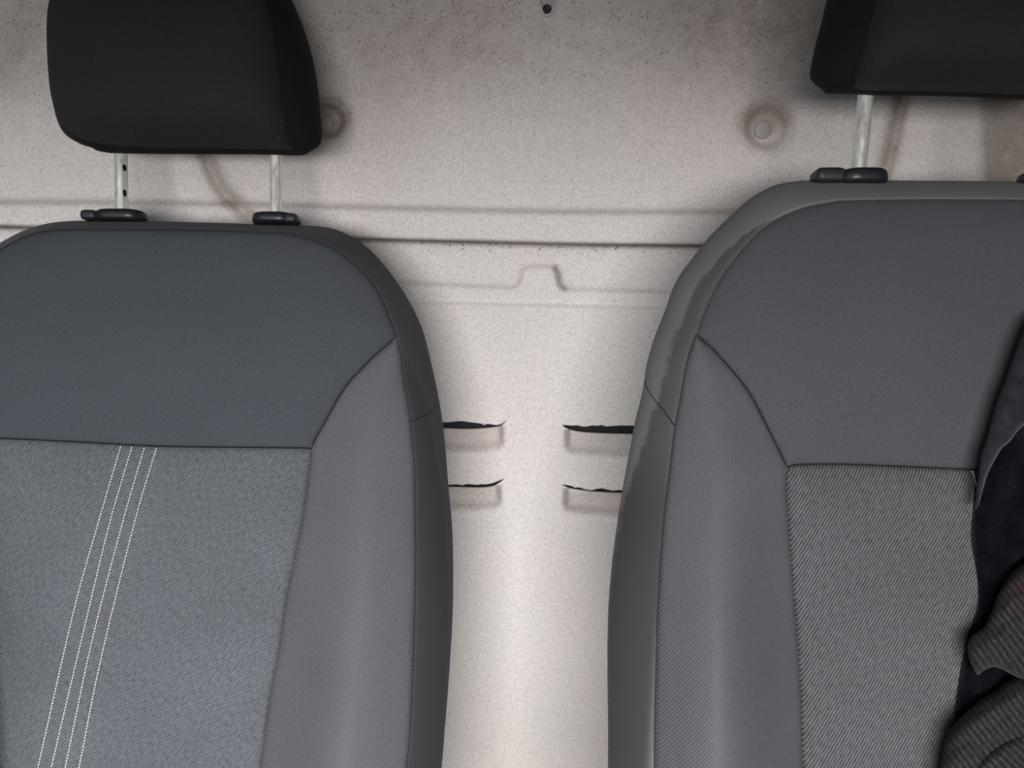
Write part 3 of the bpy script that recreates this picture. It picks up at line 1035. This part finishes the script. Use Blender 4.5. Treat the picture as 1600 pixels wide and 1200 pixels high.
# ---- right seat
R = Seat()
R.pl = PR
R.cw = False
R.A = [(1320, 281.5), (1268, 281.8), (1240, 283.5), (1216, 288), (1196, 296), (1174, 309), (1150, 329), (1120, 358), (1100, 380), (1080, 406), (1062, 430), (1050, 454), (1038, 488), (1026, 518), (1016, 548), (1009, 576), (1006.5, 596), (1002, 620), (992, 660), (985, 697), (977, 740), (971, 774), (964, 820), (956, 880), (951, 939), (949.5, 980), (949, 1020), (949.3, 1080), (950, 1140), (950, 1198), (952, 1280), (958, 1380), (975, 1500), (1040, 1570), (1150, 1590), (1480, 1600), (1800, 1590), (1920, 1560), (1975, 1480), (1990, 1380), (2002, 1250), (2014, 1100), (2020, 950), (2014, 800), (2000, 650), (1978, 530), (1945, 440), (1900, 370), (1850, 325), (1800, 301), (1740, 290), (1660, 285.5), (1600, 284), (1480, 282.5), (1400, 282)]
R.B = [(1320, 313), (1300, 315), (1260, 323), (1230, 334), (1200, 350), (1180, 366), (1160, 388), (1140, 412), (1124, 436), (1110, 462), (1098, 490), (1092, 506), (1087, 523), (1078, 548), (1071, 576), (1064, 616), (1058, 648), (1054, 670), (1049.5, 710), (1045, 750), (1039.5, 790), (1035, 840), (1032, 880), (1029, 930), (1027, 965), (1025.6, 1020), (1024, 1080), (1022.6, 1140), (1022.6, 1198), (1024, 1280), (1030, 1380), (1042, 1490), (1090, 1545), (1180, 1560), (1480, 1568), (1760, 1560), (1860, 1535), (1910, 1470), (1926, 1380), (1936, 1250), (1948, 1100), (1953, 950), (1948, 800), (1935, 680), (1915, 560), (1885, 470), (1850, 405), (1810, 360), (1760, 333), (1700, 319), (1600, 312), (1510, 311), (1420, 311)]
R.J = [(1087, 523), (1112, 544), (1136, 570), (1152, 589), (1168, 610), (1182, 634), (1194, 658), (1206, 682), (1222, 714), (1229, 730)]
R.K = [(1915, 560), (1870, 600), (1820, 660), (1765, 742)]
R.T = [(1229, 730), (1240, 727), (1257, 725.5), (1320, 725.5), (1390, 728), (1525, 734), (1650, 739), (1765, 742)]
R.Pj = [(1229, 730), (1227.5, 770), (1230, 804), (1234, 860), (1238, 912), (1242, 966), (1246, 1016), (1249, 1064), (1251, 1110), (1253, 1200), (1258, 1320), (1264, 1450), (1268, 1562)]
R.Pk = [(1765, 742), (1760, 900), (1752, 1100), (1742, 1300), (1735, 1560)]
R.white = [[(1518, 736), (1524, 753), (1550, 860), (1580, 990), (1625, 1180), (1680, 1420)], [(1543, 737), (1552, 770), (1576, 870), (1605, 1000), (1650, 1190), (1705, 1420)]]
R.gs = [(1007, 596), (1014, 612), (1026, 629), (1040, 646), (1054, 666)]
R.dome, R.bol, R.depth = 0.012, 0.085, 0.060
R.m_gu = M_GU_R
R.m_up, R.m_tw, R.m_bo, R.m_seam_top = M_UP_R, M_TW_R, M_BO_R, M_PALE


def nap_shade_r(p, t):
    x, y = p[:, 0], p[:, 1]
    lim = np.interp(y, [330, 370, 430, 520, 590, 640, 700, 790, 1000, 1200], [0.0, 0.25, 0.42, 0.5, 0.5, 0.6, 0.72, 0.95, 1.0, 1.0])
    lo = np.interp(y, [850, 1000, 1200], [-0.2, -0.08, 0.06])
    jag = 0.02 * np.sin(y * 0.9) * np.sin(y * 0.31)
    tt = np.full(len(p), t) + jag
    return (1 - smooth(lim - 0.03, lim + 0.03, tt)) * smooth(lo - 0.2, lo + 0.2, tt) * (x < 1400) * smooth(325, 360, y) * (0.72 + 0.24 * smooth(640, 820, y))  # brushed nap; the stronger lower end is shade put into the colour


R.nap = nap_shade_r
R.root = empty('seat', (PR.at([(1490, 900)], 0)[0][0], 0.50, 0.0))
tag(R.root, 'warm charcoal cloth seat on the right with a navy jacket over it', 'seat', 'van seats')
R.hr = Seat()
R.hr.A = [(1292, 0), (1284, 33), (1273, 75), (1267, 104), (1265, 117), (1267, 124), (1272, 130.7), (1280, 136.5), (1287, 143), (1293, 146.6), (1338, 147.5), (1367, 149.3), (1440, 150), (1515, 152), (1560, 154.3), (1600, 156), (1680, 157), (1740, 153), (1765, 140), (1776, 118), (1778, 60), (1768, 0), (1745, -80), (1705, -130), (1640, -152), (1520, -158), (1420, -152), (1350, -128), (1314, -75)]
R.hr.B = [(1369, 0), (1364, 22.7), (1357, 46.7), (1350.7, 73), (1344, 93), (1338.7, 113), (1333, 128), (1329, 139), (1345, 141), (1440, 143), (1515, 145), (1600, 148), (1680, 143), (1730, 136), (1748, 115), (1752, 60), (1742, 0), (1720, -70), (1690, -105), (1630, -124), (1520, -130), (1440, -124), (1400, -95), (1382, -50)]
R.hr.seam = [(1382, -50), (1369, 0), (1364, 22.7), (1357, 46.7), (1350.7, 73), (1344, 93), (1338.7, 113), (1333, 127)]
R.hr.front, R.hr.mid, R.hr.bot, R.hr.cw = 0.03, -0.045, 142, True
R.hr.posts = [((1353, 148), (1340.5, 272), 0.0068), ((1650, 156), (1645, 274), 0.0068)]
R.hr.notch = None
R.cush = (0.55, 0.10, 0.66, 0.545)

for sd in (L, R):
    build_seat(sd)
    build_headrest(sd)
    build_cushion(sd)


def collar(sd, x0, x1, y0, y1, bx0=None, bx1=None, by0=None, by1=None):
    mb = MB(); pill(mb, sd.pl, x0, x1, y0, y1, -0.045, 0.017, 0.016)
    c = mb.build('headrest_guide', M_PLAST, sd.root)
    if bx0 is not None:
        mb = MB(); pill(mb, sd.pl, bx0, bx1, by0, by1, -0.042, 0.012, 0.005)
        mb.build('release_button', M_PLAST2, c)


collar(L, 152, 228, 331, 347.5, 132, 157, 331, 345.5)
collar(L, 395.5, 462, 335.5, 351.5, 446, 467.5, 336.5, 350.5)
collar(R, 1306, 1384, 268.5, 290.5, 1270, 1316, 266, 287.5)
collar(R, 1593, 1690, 271.5, 290.5)


# ------------------------------------------------------------------ jacket and scarf on the right seat
M_NAVY_SHADED, nt_, b_ = new_mat('navy_fleece_shaded', (0.012, 0.012, 0.022), 1.0, 0, 0.03, 0.1)  # darkened copy of the fleece: fold shadow put into the colour
tc = N(nt_, 'ShaderNodeTexCoord').outputs['Object']
f = noise(nt_, tc, 90, 4, 0.7)
nt_.links.new(ramp(nt_, f, [(0.3, (0.0016, 0.0015, 0.0030)), (0.7, (0.0040, 0.0038, 0.0070))]), b_.inputs['Base Color'])
bump(nt_, b_, f, 0.6, 0.004)
M_NAVY_LIT, nt_, b_ = new_mat('navy_fleece_lit', (0.03, 0.03, 0.04), 1.0, 0, 0.03, 0.1)  # lighter copy of the fleece: light on the upper fold painted in
tc = N(nt_, 'ShaderNodeTexCoord').outputs['Object']
f = noise(nt_, tc, 70, 4, 0.7)
nt_.links.new(ramp(nt_, f, [(0.3, (0.011, 0.011, 0.016)), (0.7, (0.026, 0.026, 0.034))]), b_.inputs['Base Color'])
bump(nt_, b_, f, 0.5, 0.004)
M_KNIT, nt_, b_ = new_mat('ribbed_knit', (0.045, 0.042, 0.043), 1.0, 0, 0.03, 0.05)
tc = N(nt_, 'ShaderNodeTexCoord').outputs['Object']
f = noise(nt_, tc, 260, 3, 0.7)
c = ramp(nt_, f, [(0.3, (0.018, 0.017, 0.0175)), (0.7, (0.046, 0.0435, 0.0435))])
mar = ramp(nt_, noise(nt_, tc, 28, 2), [(0.54, (0, 0, 0)), (0.68, (0.7, 0.7, 0.7))])
at = N(nt_, 'ShaderNodeAttribute', attribute_name='rib').outputs['Fac']
c = mix(nt_, mar, c, (0.038, 0.020, 0.024))
c = mix(nt_, math_(nt_, "MULTIPLY", at, 0.9), c, (0.004, 0.0055, 0.006))
nt_.links.new(c, b_.inputs['Base Color'])
bump(nt_, b_, f, 0.5, 0.002)

jk = [(1597, 522), (1588, 544), (1577, 575), (1568, 601), (1560, 620), (1549, 656), (1538, 697), (1532, 712), (1527, 750), (1521, 795), (1518, 837), (1520, 860), (1523, 879), (1528, 918), (1526, 951), (1516, 981), (1509, 1002), (1501, 1044), (1495, 1080), (1487, 1128), (1476, 1165), (1470, 1200), (1465, 1300), (1490, 1400), (1560, 1440), (1750, 1450), (1900, 1440), (1985, 1400), (2010, 1250), (2018, 1000), (2005, 800), (1965, 640), (1895, 545), (1800, 500), (1700, 480), (1640, 482), (1615, 496)]
jk = resample(catmull(jk, True, 5), step=6, closed=True)


def seat_n(p):
    return np.full(len(p), 0.012)


def closed_lump(pts, tris, n_front, n_back, bound_n):
    """front skin + back skin joined along the outline"""
    nF = len(pts)
    cnt = set()
    for t in tris:
        for a, b in ((t[0], t[1]), (t[1], t[2]), (t[2], t[0])):
            cnt.add((a, b))
    rim = [(a, b) for (a, b) in cnt if (b, a) not in cnt]
    Fs = [tuple(t) for t in tris] + [tuple(i + nF for i in t[::-1]) for t in tris]
    for a, b in rim:
        Fs.append((b, a, a + nF, b + nF))
    V = np.vstack([PR.at(pts, n_front), PR.at(pts, n_back)])
    return V, Fs


lobes = [
    ([(1597, 882), (1576, 903), (1561, 927), (1549, 957), (1537, 980), (1519, 993), (1511.5, 1008), (1513, 1026), (1520, 1046), (1528, 1055), (1537, 1048), (1555, 1042), (1579, 1053), (1600, 1064), (1660, 1085), (1730, 1060), (1750, 960), (1700, 880), (1640, 862)], (0.80, -0.60), 0.038, 0.062, 40),
    ([(1600, 1058), (1576, 1064), (1555, 1080), (1534, 1093), (1510, 1113), (1492, 1131), (1480, 1149), (1474, 1170), (1468, 1200), (1470, 1260), (1540, 1290), (1680, 1270), (1750, 1180), (1730, 1100), (1660, 1060)], (0.80, -0.60), 0.034, 0.066, 42),
    ([(1605, 1143), (1575, 1150), (1548, 1166), (1526, 1188), (1512, 1215), (1508, 1270), (1540, 1330), (1680, 1330), (1750, 1240), (1700, 1150)], (0.70, -0.71), 0.052, 0.074, 36),
]
SCARF_LOBES = [q[0] for q in lobes]
org = PR.at([(1640, 1300)], 0.03)[0]
jo = empty('jacket', org)


def ride(p):
    """the far bolster lifts the cloth lying over it"""
    x, y = p[:, 0], p[:, 1]
    return 0.098 * smooth(1772, 1865, x) * (1 - 0.5 * smooth(1890, 2010, x)) * smooth(500, 1050, y)


tag(jo, 'dark navy fleece jacket hanging over the seat at the right edge', 'jacket')
P, T = fill(jk, 9, (2, 5, 9, 14))
d = dist_to(P, jk, True)
prof = np.sqrt(np.clip(1 - (1 - np.clip(d / 60.0, 0, 1)) ** 2, 0, 1))
nj = 0.018 + 0.012 * prof
nj += 0.003 * np.sin(P[:, 0] * 0.07 + P[:, 1] * 0.025) * prof + 0.002 * np.sin(P[:, 0] * 0.05 - P[:, 1] * 0.06 + 1) * prof
for poly_ in SCARF_LOBES:
    pi_ = catmull(poly_, True, 5)
    dq = dist_to(P, pi_, True) * np.where(inside(P, pi_), -1, 1)
    nj = np.minimum(nj, 0.026 + 0.06 * smooth(4, 60, dq))
V, Fs = closed_lump(P, T, nj + ride(P), 0.016 + ride(P), None)
mesh_obj('body', V, Fs, M_NAVY_SHADED, jo)
cl = [(1598, 519), (1589, 541), (1578, 572), (1569, 598), (1561, 617), (1550, 653), (1539, 694), (1533, 709), (1528, 748), (1523, 790), (1528, 792), (1535, 768), (1543, 742), (1556, 716), (1566, 700), (1578, 690), (1590, 674), (1604, 662), (1640, 645), (1720, 640), (1800, 665), (1870, 720), (1930, 800), (1985, 830), (2012, 800), (1985, 690), (1935, 590), (1860, 520), (1770, 486), (1690, 474), (1640, 478), (1614, 492)]
cl = resample(catmull(cl, True, 5), step=4, closed=True)
P, T = fill(cl, 5, (1.5, 3.5, 6, 10))
d = dist_to(P, cl, True)
prof = np.sqrt(np.clip(1 - (1 - np.clip(d / 34.0, 0, 1)) ** 2, 0, 1))
nj = 0.034 + 0.020 * prof + 0.002 * np.sin(P[:, 0] * 0.09 + P[:, 1] * 0.04) * prof
V, Fs = closed_lump(P, T, nj + ride(P), 0.031 + ride(P), None)
co = mesh_obj('collar', V, Fs, M_NAVY_LIT, jo)  # upper fold of the jacket, lit tone put into its colour
tag(co, 'upper fleece fold with the light on it put into its colour')
mbv, mbf, rib, off = [], [], [], 0
for poly, dr, base, topn, rr in lobes:
    pb = resample(catmull(poly, True, 5), step=3.5, closed=True)
    P, T = fill(pb, 3.6, (1.5, 3.5))
    d = dist_to(P, pb, True)
    prof = np.sqrt(np.clip(1 - (1 - np.clip(d / rr, 0, 1)) ** 2, 0, 1))
    # ribs run across the roll: bend their direction over the surface
    ph = (P[:, 0] * dr[0] + P[:, 1] * -dr[1] * -1) * 2 * math.pi / 9.5 + 0.8 * np.sin(P[:, 1] * 0.03)
    r_ = 0.5 + 0.5 * np.cos(ph)
    n = base + (topn - base) * prof - 0.0024 * r_ * prof + 0.0012 * np.sin(P[:, 0] * 0.11 + P[:, 1] * 0.17) * prof
    V, Fs = closed_lump(P, T, n, np.full(len(P), max(0.028, base - 0.008)), None)
    mbv.append(V); mbf += [tuple(i + off for i in q) for q in Fs]; off += len(V)
    rib += list(r_ ** 2) + [0] * len(P)
org = PR.at([(1640, 1200)], 0.06)[0]
so = mesh_obj('scarf', np.vstack(mbv), mbf, M_KNIT, None, attrs={'rib': rib}, origin=org)
tag(so, 'dark grey ribbed knit scarf bunched in folds on the navy jacket', 'scarf')
